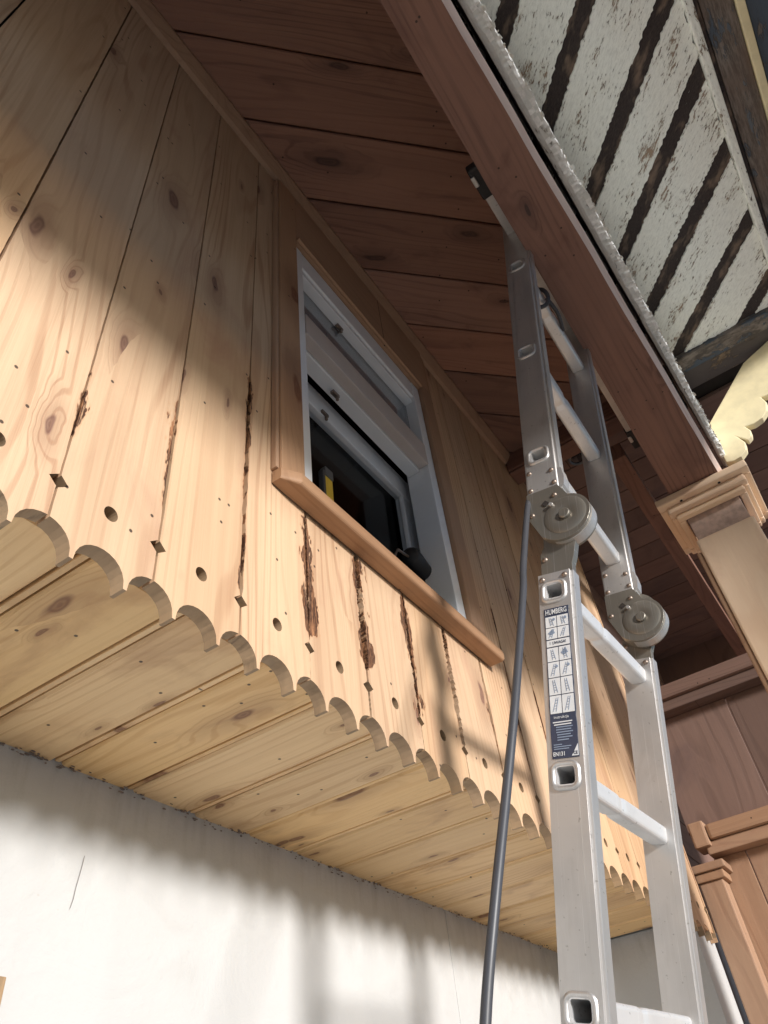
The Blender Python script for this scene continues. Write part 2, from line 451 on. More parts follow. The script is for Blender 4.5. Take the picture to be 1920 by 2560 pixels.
def edge_profile(x, side, zs):
    """ragged board edge: list of (x,z)"""
    rv = rot_at(x); out = []
    rs = random.Random(int(round(x*1000))+(3 if side > 0 else 5))
    for z in zs:
        g = 0.0022+rs.random()*0.0012
        if rv and rv[0] < z < rv[1]:
            tt = (z-rv[0])/(rv[1]-rv[0]); g += rv[4]*(0.35+0.65*math.sin(math.pi*tt)**0.5)*(0.35+rs.random()*0.9)
        out.append((x-side*g*1.0, z))
    return out

OP = (1.302, 2.33, 1.61, 3.30)     # window opening in the boards x0 x1 z0 z1
def scallop(xa, xb, xl):
    """lower edge of one board, left to right, arches centred on xl (joint) and mid board"""
    pts = []; per = (xb-xa+0.006)/2; rw = per*0.465
    k0 = int(math.floor((xa-xl)/per))-1
    x = xa
    for k in range(k0, k0+6):
        c = xl+k*per
        for i in range(13):
            a = math.pi*(1-i/12)
            px = c+rw*math.cos(a); pz = 0.950+0.062*math.sin(a)**0.85
            if xa+0.001 < px < xb-0.001: pts.append((px, pz))
    def zat(px):
        k = round((px-xl)/per); dx = abs(px-(xl+k*per))
        return 0.950+(0.062*math.sqrt(max(0, 1-(dx/rw)**2))**0.85 if dx < rw else 0)
    return [(xa, zat(xa))]+pts+[(xb, zat(xb))]

def board_uv(me, w, x0):
    uv = me.uv_layers.new(name='UVMap')
    for lp in me.loops:
        v = me.vertices[lp.vertex_index].co      # local x = height, local y = -across
        uv.data[lp.index].uv = ((v.y/S)/w, v.x/S)

def wall_board(xa, xb, z0, z1, scal, rots=True):
    w = xb-xa; TH = 0.037+random.uniform(-0.003, 0.003)
    zs = [z for z in [z0+(z1-z0)*i/90 for i in range(91)]] if z1-z0 > 0.5 else [z0+(z1-z0)*i/30 for i in range(31)]
    lo = scallop(xa+0.003, xb-0.003, xa) if scal else [(xa+0.003, z0), (xb-0.003, z0)]
    re = edge_profile(xb, +1, zs); le = edge_profile(xa, -1, zs)
    if scal:
        # half diamonds cut at each joint
        def cut(e, xj, sg):
            e = [p for p in e if p[1] > lo[0][1]+0.012 and not (1.085 < p[1] < 1.125)]
            i = next(i for i, p in enumerate(e) if p[1] >= 1.125)
            return e[:i]+[(xj+sg*0.0025, 1.088), (xj+sg*0.0225, 1.105), (xj+sg*0.0025, 1.122)]+e[i:]
        re = cut(re, xb, -1); le = cut(le, xa, +1)
    else:
        re = re[1:]; le = le[1:]
    poly = lo+re+le[::-1]
    holes = []
    if scal:
        cx = (xa+xb)/2+random.uniform(-0.003, 0.003); cz = 1.108
        holes = [[(cx+0.0175*math.cos(-2*math.pi*i/20), cz+0.0185*math.sin(-2*math.pi*i/20)) for i in range(20)]]
    # local frame: x = up, y = along wall (+X), z = towards the viewer (-Y)  (up x X = Y -> use z = +Y flipped)
    loc = [(p[1]-z0, p[0]-xa) for p in poly]
    hl = [[(p[1]-z0, p[0]-xa) for p in h] for h in holes]
    # up x east = +Y (into the wall); front face must lie at the viewer side, so extrude the other way
    bm_me = prism_mesh(loc, -TH, hl)
    me = bm_me
    uv = me.uv_layers.new(name='UVMap')
    for lp in me.loops:
        v = me.vertices[lp.vertex_index].co
        uv.data[lp.index].uv = ((v.y/S)/w, v.x/S+z0)
    dy = random.uniform(-0.003, 0.003)
    M = frame((xa, YW+dy, z0), AX[2], AX[0], AX[1])
    o = link('wall_board', me, M_PINE, wall, M)
    me.materials.append(M_CUT)
    if scal:
        for p in me.polygons:
            if abs(p.normal.z) < 0.4 and p.center.x/S+z0 < 1.13 and p.normal.x < 0.98 and abs(p.normal.y) < 0.9995: p.material_index = 1
    for side, x in (('l', xa), ('r', xb)):
        rv = rot_at(x) if rots else None
        o['rz0'+side] = float(rv[0]) if rv else 0.0
        o['rz1'+side] = float(rv[1]) if rv else 0.0
        o['rw'+side] = float(rv[3 if side == 'l' else 2]) if rv else 0.0
    return o

for i, xa in enumerate(joints[:-1]):
    xb = min(joints[i+1], XEND)
    if xa >= XEND-0.02: break
    inside = xb > OP[0]+0.02 and xa < OP[1]-0.02
    if not inside: wall_board(xa, xb, 0.953, ZC+0.05, True)
    else:
        wall_board(xa, xb, 0.953, OP[2], True)
        wall_board(xa, xb, OP[3], ZC+0.05, False, False)
        if xb > OP[1]+0.01: wall_board(OP[1], xb, OP[2]+0.004, OP[3]-0.004, False, False)
# dark battens behind the joints
bk = lambda *a: box('backing_board', *a, M_VOID, wall, 0)
bk(-3.0, 1.27, YW+0.062, YW+0.09, ZS+0.045, ZC+0.06); bk(2.35, 4.79, YW+0.062, YW+0.09, ZS+0.045, ZC+0.06)
bk(1.27, 2.35, YW+0.062, YW+0.09, ZS+0.045, 1.60); bk(1.27, 2.35, YW+0.062, YW+0.09, 3.33, ZC+0.06)
box('corner_underside_board', 4.52, 4.80, YW+0.004, YW+0.05, 0.99, 1.012, M_SILL, wall)

# ---------------- lower soffit
soff = empty('lower_soffit', (1, 1.4, ZS), 'underside of the overhang clad in warm varnished pine boards with grooves', 'soffit')
sj = [0.93+0.2575*k for k in range(-15, 15)]
for i, xa in enumerate(sj[:-1]):
    xb = min(sj[i+1], 4.51)
    if xa > 4.45: break
    g = 0.004
    poly = [(0, g), (YP+0.02-YW-0.052, g), (YP+0.02-YW-0.052, xb-xa-0.026), (0, xb-xa-0.026)]
    # local x = +Y (length), local y = +X, z = X... Y x X = -Z : front face looks down
    me = prism_mesh(poly, 0.04, (), 0.007)
    o = link('soffit_board', me, M_SOFF, soff, frame((xa, YW+0.052, ZS+random.uniform(-0.002, 0.002)), AX[1], AX[0], -AX[2]))
box('soffit_backing', -3.0, 4.5, YW+0.1, YP+0.1, ZS+0.042, ZS+0.06, M_VOID, soff, 0)
# bead strip along each groove
for i, xa in enumerate(sj[1:-1]):
    if xa > 4.45: break
    box('groove_bead', xa-0.020, xa-0.004, YW+0.055, YP-0.001, ZS+0.003, ZS+0.02, M_SOFF, soff, 0.003, 1)

# ---------------- rendered white wall
def bumpy_plane(o, eu, ev, lu, lv, nu, nv, amp, sc, seed=0):
    from mathutils import noise
    vs = []; nrm = Vector(eu).cross(Vector(ev))
    for j in range(nv+1):
        for i in range(nu+1):
            u = lu*i/nu; v = lv*j/nv
            d = noise.noise(Vector((u*sc, v*sc*0.5, seed)))*amp+noise.noise(Vector((u*sc*3, v*sc, seed+5)))*amp*0.35
            vs.append(W(o[0]+eu[0]*u+ev[0]*v+nrm[0]*d, o[1]+eu[1]*u+ev[1]*v+nrm[1]*d, o[2]+eu[2]*u+ev[2]*v+nrm[2]*d))
    fs = [(j*(nu+1)+i, j*(nu+1)+i+1, (j+1)*(nu+1)+i+1, (j+1)*(nu+1)+i) for j in range(nv) for i in range(nu)]
    me = bpy.data.meshes.new('wall_face'); me.from_pydata([tuple(v) for v in vs], [], fs)
    return me
pw = empty('rendered_wall', (1, YP, -3.2), 'white rendered house wall below the timber overhang with a return at its right end', 'wall')
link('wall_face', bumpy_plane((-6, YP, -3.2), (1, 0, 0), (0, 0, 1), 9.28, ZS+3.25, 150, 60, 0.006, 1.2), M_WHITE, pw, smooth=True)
link('stepped_wall_face', bumpy_plane((3.28, YP-0.006, -3.2), (1, 0, 0), (0, 0, 1), 1.24, ZS+3.25, 24, 60, 0.004, 1.2, 3), M_WHITE, pw, smooth=True)
box('step_edge', 3.268, 3.286, YP-0.0065, YP+0.004, -3.2, ZS+0.02, M_WHITE, pw, 0.002, 2)
box('wall_core', -6, 4.6, YP+0.03, YP+0.4, -3.2, ZS+0.02, M_WHITE, pw, 0)
link('return_face', bumpy_plane((4.52, YP+0.02, -3.2), (0, -1, 0), (0, 0, 1), YP+0.02-1.035, ZS+3.2, 20, 60, 0.004, 1.2, 9), M_WHITE, pw, smooth=True)
link('pier_face', bumpy_plane((4.52, 1.035, -3.2), (1, 0, 0), (0, 0, 1), 0.36, ZS+3.18, 12, 60, 0.003, 1.5, 11), M_WHITE, pw, smooth=True)
box('pier_core', 4.54, 5.1, 1.05, YP+0.3, -3.2, ZS+0.02, M_WHITE, pw, 0)
# crumbs of render and old caulk along the soffit corner
bm = bmesh.new(); rs = random.Random(5)
for k in range(420):
    x = rs.uniform(-0.4, 4.45); y = YP-rs.random()**2*0.02-(0.012 if x > 3.28 else 0); z = ZS-rs.random()**2.5*0.022-0.001
    r = rs.uniform(0.001, 0.0035)
    mt = Matrix.Translation(W(x, y, z)) @ Matrix.Rotation(rs.random()*6, 4, 'X') @ Matrix.Diagonal((r*S*rs.uniform(1, 4), r*S, r*S*rs.uniform(.5, 1), 1))
    bmesh.ops.create_icosphere(bm, subdivisions=1, radius=1, matrix=mt)
tag(link('joint_crumbs', from_bm(bm, 'crumbs'), flat('crumbly_mortar', (0.28, 0.22, 0.18), 0.9, var=0.6, sc=200), pw), kind='stuff')
# small brown batten stub at the far left of the wall
box('brown_batten', 0.93, 1.152, YP-0.022, YP-0.003, -0.6, 0.503, M_CUT, pw, 0.003, 2)
# hairline crack in the render
cr = [(1.316, 0.812), (1.314, 0.79), (1.311, 0.765), (1.306, 0.73), (1.304, 0.70), (1.299, 0.678)]
link('hairline_crack', tube_mesh([(x, YP-0.004, z) for x, z in cr], 0.0007, 5), flat('crack_shadow', (0.2, 0.19, 0.18), 0.9), pw)

# ---------------- upper ceiling with diagonal boards
ceil = empty('eave_ceiling', (1, 0.5, ZC), 'dark brown diagonal pine boarding on the ceiling above the window wall', 'ceiling')
D45 = math.sqrt(0.5)
cj = [1.38, 1.82, 2.29, 2.77, 3.21, 3.63, 4.06, 4.50, 4.95]
cj = [1.38-0.45*k for k in range(9, 0, -1)]+cj
for c0, c1 in zip(cj[:-1], cj[1:]):
    # region in (x,y); keep c0 < x+y < c1
    p = [(-3.0, -0.02), (3.62, -0.02), (3.62, YW+0.02), (-3.0, YW+0.02)]
    p = clip(p, -1, -1, -(c0+0.006)); p = clip(p, 1, 1, c1-0.006)
    if len(p) < 3: continue
    ox, oy = c0, 0.0
    ex = Vector((D45, -D45, 0)); ey = Vector((D45, D45, 0))
    q = [((a-ox)*ex.x+(b-oy)*ex.y, (a-ox)*ey.x+(b-oy)*ey.y) for a, b in p]
    # ex x ey = +Z ; front must face down, so mirror: use ey negative
    q = [(u, -v) for u, v in q]
    me = prism_mesh(q, 0.04, (), 0.005)
    link('ceiling_board', me, M_DARK, ceil, frame((ox, oy, ZC+random.uniform(-0.003, 0.003)), ex, -ey, -AX[2]))
box('ceiling_backing', -3.0, 3.7, -0.05, YW+0.05, ZC+0.042, ZC+0.07, M_VOID, ceil, 0)
# trim in the corner between wall and ceiling
link('corner_trim', prism_mesh([(0, 0), (0.055, 0), (0.055, -0.022), (0.022, -0.075), (0, -0.085)], 6.56), M_TRIM, ceil,
     Matrix(((0, 0, -1, -3.0*S), (-1, 0, 0, (YW-0.001)*S), (0, 1, 0, ZC*S+H-0.001), (0, 0, 0, 1))) if False else
     frame((3.56, YW-0.003, ZC-0.004), -AX[1], AX[2], Vector((1, 0, 0))*1.0))

# ---------------- window
win = empty('window', (1.8, YW, 1.6), 'white framed window with dark open lower sash and brown wooden casing', 'window')
box('left_casing_board', 1.155, 1.268, YW-0.034, YW-0.004, 1.645, 3.70, M_TRIM, win, 0.006)
box('casing_edge_moulding', 1.140, 1.154, YW-0.026, YW-0.003, 1.645, 3.69, M_TRIM, win, 0.006)
box('right_casing_board', 2.325, 2.432, YW-0.034, YW-0.004, 1.645, 3.32, M_TRIM, win, 0.006)
box('right_moulding', 2.432, 2.47, YW-0.022, YW-0.003, 1.645, 3.70, M_TRIM, win, 0.006)
box('header_casing', 1.272, 2.428, YW-0.030, YW-0.004, 3.27, 3.72, M_TRIM, win, 0.006)
box('header_drip_moulding', 1.272, 2.32, YW-0.046, YW-0.031, 3.262, 3.285, M_TRIM, win, 0.004)
# outer frame
box('frame_jamb', 1.270, 1.333, YW-0.012, YW+0.11, 1.63, 3.26, M_PVC, win, 0.004)
box('frame_jamb', 2.255, 2.322, YW-0.012, YW+0.11, 1.63, 3.26, M_PVC, win, 0.004)
box('frame_head', 1.335, 2.253, YW-0.010, YW+0.10, 3.13, 3.26, M_PVC, win, 0.004)
box('frame_head_bead', 1.335, 2.253, YW+0.0, YW+0.05, 3.095, 3.128, M_PVC, win, 0.004)
box('transom', 1.335, 2.253, YW-0.016, YW+0.035, 2.60, 2.742, M_PVCW, win, 0.004)
box('transom_rebate', 1.335, 2.253, YW+0.037, YW+0.10, 2.585, 2.70, M_PVC, win, 0.004)
box('upper_pane', 1.335, 2.253, YW+0.045, YW+0.051, 2.70, 3.12, M_GLASS, win, 0)
box('upper_pane_blind', 1.335, 2.253, YW+0.062, YW+0.07, 2.72, 3.2, flat('pale_roller_blind', (0.60, 0.66, 0.72), 0.7, var=0.1, sc=4), win, 0)
box('frame_foot', 1.335, 2.253, YW-0.010, YW+0.11, 1.62, 1.645, M_PVC, win, 0.004)
# inner sash, swung in behind the frame
sash = box('sash_top_rail', 1.20, 2.44, YW+0.155, YW+0.205, 2.52, 2.66, M_PVC, win, 0.006)
for a in ((1.20, 1.34, 1.56, 2.519), (2.27, 2.44, 1.56, 2.519)):
    box('sash_stile', a[0], a[1], YW+0.157, YW+0.203, a[2], a[3], M_PVC, win, 0.006)
box('sash_pane', 1.34, 2.27, YW+0.178, YW+0.184, 1.58, 2.52, M_GLASS2, win, 0)
for (x, y, z) in ((1.66, YW+0.03, 3.098), (1.62, YW+0.06, 2.562), (1.66, YW+0.15, 2.54)):
    k = box('striker_plate', x-0.022, x+0.022, y-0.006, y+0.012, z-0.012, z+0.004, M_RIVET, win, 0.002)
    link('striker_pin', lathe([(0, 0), (0.007, 0), (0.007, 0.02), (0, 0.022)], 10), M_RIVET, win, frame((x+0.01, y, z-0.014), AX[0], -AX[1], -AX[2]))
# sill: bullnosed board
prof = [(0.0, 0.0), (0.0, -0.12)]
prof = []
for i in range(11):
    a = -math.pi/2+math.pi*i/10
    prof.append((0.048+0.020*math.copysign(abs(math.cos(a))**0.6, math.cos(a)), 0.026*math.copysign(abs(math.sin(a))**0.6, math.sin(a))))
prof = [(-0.0, -0.026)]+prof+[(-0.0, 0.026)]
bm = bmesh.new(); rows = []
NXs = 24; x0s, x1s = 1.145, 2.47
for i in range(NXs+1):
    t_ = i/NXs; x = x0s+(x1s-x0s)*t_
    e = min(1, (x-x0s)/0.05+0.25)**0.5
    rows.append([bm.verts.new(((x-1.7)*S, (-p[0]*(e if p[0] > 0 else 1))*S, p[1]*(0.75+0.25*e)*S)) for p in prof])
for a, b in zip(rows, rows[1:]):
    for k in range(len(prof)): bm.faces.new((a[k], a[(k+1) % len(prof)], b[(k+1) % len(prof)], b[k]))
bm.faces.new(rows[0]); bm.faces.new(rows[-1][::-1])
o = link('window_sill', from_bm(bm, 'sill'), M_SILL, win, frame((1.7, YW-0.006, 1.614), *AX), smooth=False)
# dark room behind the window
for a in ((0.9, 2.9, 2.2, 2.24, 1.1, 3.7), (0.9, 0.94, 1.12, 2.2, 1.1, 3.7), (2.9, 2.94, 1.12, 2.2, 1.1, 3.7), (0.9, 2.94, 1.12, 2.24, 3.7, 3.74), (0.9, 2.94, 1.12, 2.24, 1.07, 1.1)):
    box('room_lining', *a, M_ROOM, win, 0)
# things standing in the opening
lv = empty('spirit_level', (1.55, 1.08, 1.6), 'short yellow spirit level with grey end cap standing in the window opening', 'tool')
box('body', 1.532, 1.576, 1.078, 1.094, 1.647, 2.0, M_YEL, lv, 0.003)
box('end_cap', 1.530, 1.578, 1.074, 1.098, 2.0, 2.045, flat('grey_plastic', (0.12, 0.12, 0.12), 0.5), lv, 0.003)
box('casing_side', 1.515, 1.530, 1.075, 1.097, 1.647, 2.02, flat('dark_plastic', (0.06, 0.06, 0.065), 0.5), lv, 0.003)
rl = empty('dark_cylinder', (2.2, 1.1, 1.98), 'dark cylindrical object lying at the right of the open sash', 'paint roller')  # cylinder for an unidentified dark form in the opening
link('sleeve', lathe([(0, -0.09), (0.036, -0.09), (0.042, -0.08), (0.042, 0.08), (0.036, 0.09), (0, 0.09)], 18), M_BLACK, rl, frame((2.19, 1.10, 2.0), AX[1], Vector((0, -0.2, 1)).normalized(), Vector((1, 0.12, 0.1)).normalized()), smooth=True)
link('handle', tube_mesh([(2.10, 1.09, 1.985), (2.02, 1.09, 1.97), (1.98, 1.09, 1.9), (1.98, 1.09, 1.62)], 0.006, 6), M_RIVET, rl)
# ---------------- main beam
beam = empty('eave_beam', (1, 0, 3.0), 'reddish brown timber beam running along the eave to the post', 'beam')
def yo(x): return -0.0125-0.0375*x+(0.0 if x > 0 else 0)
bm = bmesh.new(); rows = []
N = 40; x0b, x1b = -3.2, 3.98
from mathutils import noise as mnoise
for i in range(N+1):
    x = x0b+(x1b-x0b)*i/N; w = mnoise.noise(Vector((x*2.3, 0, 0)))*0.004
    o_ = yo(max(x, 0))+w*1.5
    cs = [(0.128+0.004*x+w, 3.004), (0.128+0.004*x+w, 3.29), (o_-0.024, 3.29), (o_-0.026, 3.03), (o_, 3.0)]
    rows.append([bm.verts.new(((x)*S, y*S, (z-3.0)*S)) for y, z in cs])
for a, b in zip(rows, rows[1:]):
    for k in range(5): bm.faces.new((a[k], a[(k+1) % 5], b[(k+1) % 5], b[k]))
bm.faces.new(rows[0]); bm.faces.new(rows[-1][::-1])
me = from_bm(bm, 'beam'); 
o = link('beam_timber', me, M_BEAM, beam, frame((0, 0, 3.0), *AX))
M_BEDGE = wood('pale_lit_arris', (0.80, 0.66, 0.58), (0.62, 0.42, 0.36), grain=0.8, knots=0.15, dirt=0.4)  # bleached pink edge, with its sunlit brightness put into the colour too
me.materials.append(M_BEDGE)
for p in me.polygons:
    if p.normal.y < -0.3 and p.normal.z < -0.3: p.material_index = 1
# frieze between beam and ceiling
box('frieze_board', -3.2, 3.60, -0.02, 0.01, 3.25, ZC+0.03, M_DARK, beam, 0.002)
# second, set-back rail seen left of the beam at its far end
rail = tag(box('inner_rail', 3.60, 6.95, 0.26, 0.36, 3.32, 3.44, M_BEAM, None, 0.006), 'reddish brown rail running on past the post under the dark rear ceiling', 'rail')
cb = empty('cross_beam', (3.65, 0.6, 3.65), 'dark brown cross beam spanning from window wall to eave beam', 'beam')
box('beam_timber', 3.57, 3.74, 0.135, YW-0.005, 3.655, 3.80, M_BEAM, cb, 0.008)
box('lower_moulding', 3.585, 3.725, 0.137, YW-0.006, 3.638, 3.652, M_BEAM, cb, 0.004, 1)
# ---------------- old flaking fascia board outside the beam
fas = empty('old_fascia', (1, -0.15, 3.1), 'thin fascia board edge with flaking grey white paint beside the beam', 'fascia board')
bm = bmesh.new(); rs = random.Random(11); rows = []
N = 420; x0f, x1f = -0.4, 3.86
for i in range(N+1):
    x = x0f+(x1f-x0f)*i/N
    xx = max(x, 0); yi = -0.062-0.037*xx; wd = 0.058+0.0*xx if xx < 2 else 0.058-(xx-2)*0.013
    ch = lambda q, k: (random.Random(int(q)*k).random()-0.5)
    na = mnoise.noise(Vector((x*9, 1, 0)))*0.004+ch(x*7+9, 13)*0.007+rs.uniform(-.0008, .0008)
    nb = mnoise.noise(Vector((x*7, 7, 0)))*0.006+ch(x*9+50, 29)*0.012+ch(x*31+80, 7)*0.006+rs.uniform(-.0015, .0015)
    nz = mnoise.noise(Vector((x*14, 4, 0)))*0.008
    cs = [(yi, 3.8), (yi+na*0.4, 3.115+nz), (yi-wd*0.35+na, 3.10+nz+rs.uniform(-.002, .002)), (yi-wd*0.75, 3.104+nz+rs.uniform(-.003, .003)), (yi-wd+nb, 3.108+nz), (yi-wd+nb*0.5-0.004, 3.135), (yi-wd-0.002, 3.8)]
    rows.append([bm.verts.new((x*S, y*S, (z-3.1)*S)) for y, z in cs])
for a, b in zip(rows, rows[1:]):
    for k in range(7): bm.faces.new((a[k], a[(k+1) % 7], b[(k+1) % 7], b[k]))
bm.faces.new(rows[0]); bm.faces.new(rows[-1][::-1])
M_EDGE = flat('sunlit_peeling_edge', (0.84, 0.84, 0.80), 0.7, var=0.25, sc=120)  # paler colour for the outer lip carries its sunlit brightness
fme = from_bm(bm, 'fascia'); fb_ = link('fascia_board', fme, M_FLAKE, fas, frame((0, 0, 3.1), *AX)); fme.materials.append(M_EDGE)
for p in fme.polygons:
    if p.normal.y < -0.2 and p.center.z < 0.06*S: p.material_index = 1
# curled paint flakes
bm = bmesh.new()
for k in range(380):
    x = rs.uniform(-0.2, 3.8); xx = max(x, 0); wd = 0.058 if xx < 2 else 0.058-(xx-2)*0.013
    y = -0.062-0.037*xx-wd+rs.uniform(-0.004, 0.006); z = 3.108+rs.uniform(-0.012, 0.03)
    l = rs.uniform(0.008, 0.03); h = rs.uniform(0.003, 0.012); a = rs.uniform(-0.5, 0.9)
    d = Vector((rs.uniform(-0.4, 0.4), -math.cos(a), -math.sin(a))).normalized()
    p = W(x, y, z)-W(0, 0, 0)+Vector((0, 0, 0)); e = Vector((1, rs.uniform(-.3, .3), rs.uniform(-.4, .4))).normalized()
    q = [p-e*l*S/2, p+e*l*S/2, p+e*l*S*rs.uniform(.2, .5)+d*h*S, p-e*l*S*rs.uniform(.2, .5)+d*h*S]
    q = [v+Vector((0, 0, H)) for v in q]
    vs = [bm.verts.new(v) for v in q]; bm.faces.new(vs)
me = bpy.data.meshes.new('flakes'); bm.to_mesh(me); bm.free()
tag(link('paint_flakes', me, flat('bright_paint_flake', (0.78, 0.78, 0.72), 0.7, var=0.3, sc=80), fas), kind='stuff')
# ---------------- outer eave: diagonal peeling white boards with dark bare strips
eave = empty('outer_eave', (2, -0.5, ZC), 'outer eave soffit of peeling white diagonal boards with dark bare strips between', 'soffit')
cc = [1.97, 2.475, 2.905, 3.35, 3.80, 4.25, 4.7]; cc = [1.97-0.47*k for k in range(9, 0, -1)]+cc
ex = Vector((D45, D45, 0)); ey = Vector((-D45, D45, 0))
def diag(name, c0, c1, mat, z, th, ch, rag):
    p = [(-3.0, -0.925), (3.53, -0.925), (3.53, -0.10), (-3.0, -0.10)]
    p = clip(p, -1, 1, -(c0)); p = clip(p, 1, -1, c1)     # c = x - y
    if len(p) < 3: return
    q = [((a-c0)*ex.x+b*ex.y, (a-c0)*ey.x+b*ey.y) for a, b in p]
    q = [(u, -v) for u, v in q]
    if area(q) < 0: q = q[::-1]
    if rag:
        out = []
        for i in range(len(q)):
            a = Vector(q[i]); b = Vector(q[(i+1) % len(q)]); n_ = max(1, int((b-a).length/0.012))
            d = (b-a).normalized() if (b-a).length > 0 else Vector((1, 0)); nn = Vector((-d.y, d.x))
            for k in range(n_):
                pt = a+(b-a)*(k/n_); s_ = 0 if k == 0 else mnoise.noise(Vector((pt.x*14+c0*7, pt.y*14, 0)))*0.007+random.uniform(-.0045, .0045)
                out.append(tuple(pt+nn*s_))
        q = out
    me = prism_mesh(q, th, (), ch)
    link(name, me, mat, eave, frame((c0, 0, z), ex, -ey, -AX[2]))
for k, c in enumerate(cc):
    nx = cc[k+1] if k+1 < len(cc) else c+0.45
    diag('bare_strip', c-0.085, c+0.085, M_STRIP, ZC+0.012, 0.03, 0, False)
    diag('painted_board', c+0.064, nx-0.064, M_PEEL, ZC+random.uniform(-0.003, 0.003), 0.012, 0, True)
box('eave_backing', -3.2, 7.0, -1.6, -0.02, ZC+0.045, ZC+0.08, M_VOID, eave, 0)
box('edge_moulding', -3.0, 3.60, -0.965, -0.927, ZC-0.03, ZC+0.03, M_PEEL, eave, 0.008)
box('edge_bead', -3.0, 3.60, -0.985, -0.966, ZC-0.012, ZC+0.03, M_STRIP, eave, 0.006)
box('end_moulding', 3.535, 3.66, -0.99, -0.24, ZC-0.03, ZC+0.03, M_BLUE, eave, 0.008, 1)
box('end_board', 3.662, 3.84, -0.99, -0.24, ZC-0.012, ZC+0.03, peeled('peeling_brown_paint', (0.10, 0.085, 0.08), (0.30, 0.22, 0.15), 0.80, 0.5), eave, 0.006, 1)
box('outer_blue_board', -3.0, 6.9, -1.125, -0.99, ZC-0.004, ZC+0.03, M_BLUE, eave, 0.006)
box('sun_line_strip', -3.0, 6.9, -1.165, -1.127, ZC-0.02, ZC+0.03, M_YWOOD, eave, 0.006)  # ochre strip put in for the line of sun through a gap
box('gutter_board', -3.0, 6.9, -1.40, -1.17, ZC-0.005, ZC+0.03, M_BLUE, eave, 0.006)
# roof over everything
rf = tag(box('roof_deck', -3.3, 7.3, -1.42, 4.0, ZC+0.12, ZC+0.22, M_VOID, None, 0.01), 'roof deck above the eave boards', 'roof')
# ---------------- rear bay ceiling (boards across)
M_REAR = wood('old_purple_brown_boards', (0.19, 0.12, 0.095), (0.10, 0.062, 0.05), knot=(0.05, 0.03, 0.03), grain=0.7, knots=0.4, dirt=0.6, stain=(0.10, 0.07, 0.07), tone=0.22)
rc = empty('rear_ceiling', (5, 0, ZC), 'dark reddish ceiling boards laid crosswise beyond the cross beam', 'ceiling')
x = 3.75
while x < 7.0:
    w = 0.24
    for y0, y1 in ((-0.985, YW if x < 4.6 else YW+0.14),):
        box('ceiling_board', x+0.004, x+w-0.004, y0 if x > 3.85 else -0.1, y1, ZC+0.001, ZC+0.035, M_REAR, rc, 0.005, 1)
    x += w
box('rear_partition', 7.0, 7.05, -1.3, 2.0, -3.2, ZC+0.1, M_REAR, rc, 0)
rs2 = empty('rear_side_wall', (5.9, 1, -3.2), 'dark wall of wide horizontal boards under the rear ceiling, beyond the window wall', 'wall')
z = -3.2
while z < ZC-0.05:
    box('side_wall_board', 4.65, 6.99, YW+0.095, YW+0.125, z+0.004, min(z+0.25, ZC)-0.004, M_REAR, rs2, 0.005, 0); z += 0.25
box('side_wall_backing', 4.66, 6.99, YW+0.127, YW+0.15, -3.2, ZC, M_VOID, rs2, 0)
# recessed light in the rear bay
dl = empty('downlight', (3.90, 0.58, ZC), 'small round unlit downlight with grey rim in the dark rear ceiling', 'lamp')
link('rim', lathe([(0.052, 0.0), (0.055, 0.010), (0.066, 0.012), (0.072, 0.004), (0.072, 0.0)], 28), flat('grey_metal_rim', (0.16, 0.18, 0.2), 0.4, 0.4), dl, frame((3.92, 0.58, ZC-0.0005), AX[0], -AX[1], -AX[2]), smooth=True)
link('lens', lathe([(0, 0.004), (0.03, 0.004), (0.052, 0.001)], 24), flat('black_lens', (0.01, 0.01, 0.012), 0.08), dl, frame((3.92, 0.58, ZC-0.0005), AX[0], -AX[1], -AX[2]), smooth=True)

# ---------------- post with capital
post = empty('post', (4.0, 0, -3.2), 'square pale pine post with new moulded capital under the beam end', 'post')
XP, PY0, PY1 = 3.85, -0.20, 0.135
box('shaft', XP, XP+0.34, PY0, PY1, -3.2, 2.70, M_NEW, post, 0.012, 2)
box('shaft_edge_strip', XP+0.008, XP+0.05, PY1+0.001, PY1+0.028, -3.2, 2.62, M_SILL, post, 0.006, 2)
box('bare_neck', XP+0.014, XP+0.326, PY0+0.014, PY1-0.014, 2.70, 2.93, flat('plaster_smeared_pine', (0.62, 0.45, 0.36), 0.7, var=0.35, sc=40), post, 0.004, 2)
# capital: two rings of mitred moulding
def ring(name, ox, oy, z0, z1, mat, bev, inn):
    a = [(XP-ox, XP-inn, PY0-oy, PY1+oy), (XP+0.34+inn, XP+0.34+ox, PY0-oy, PY1+oy)]
    for q in a: box(name, q[0], q[1], q[2], q[3], z0, z1, mat, post, bev, 1)
    for q in ((XP-inn+0.002, XP+0.34+inn-0.002, PY0-oy, PY0-inn), (XP-inn+0.002, XP+0.34+inn-0.002, PY1+inn, PY1+oy)):
        box(name, *q, z0, z1, mat, post, bev, 0)
ring('crown_moulding', 0.115, 0.105, 2.945, 2.995, M_NEW, 0.008, 0.045)
ring('crown_cove', 0.072, 0.066, 2.895, 2.943, M_NEW, 0.012, 0.01)
ring('crown_bead', 0.04, 0.036, 2.86, 2.893, M_NEW, 0.010, -0.005)
for (y, x) in ((0.10, XP-0.08), (-0.13, XP-0.08)):
    link('screw_head', lathe([(0, -0.002), (0.008, -0.002), (0.009, 0.001), (0, 0.003)], 12), M_VOID, post, frame((x, y, 2.944), AX[0], -AX[1], -AX[2]))
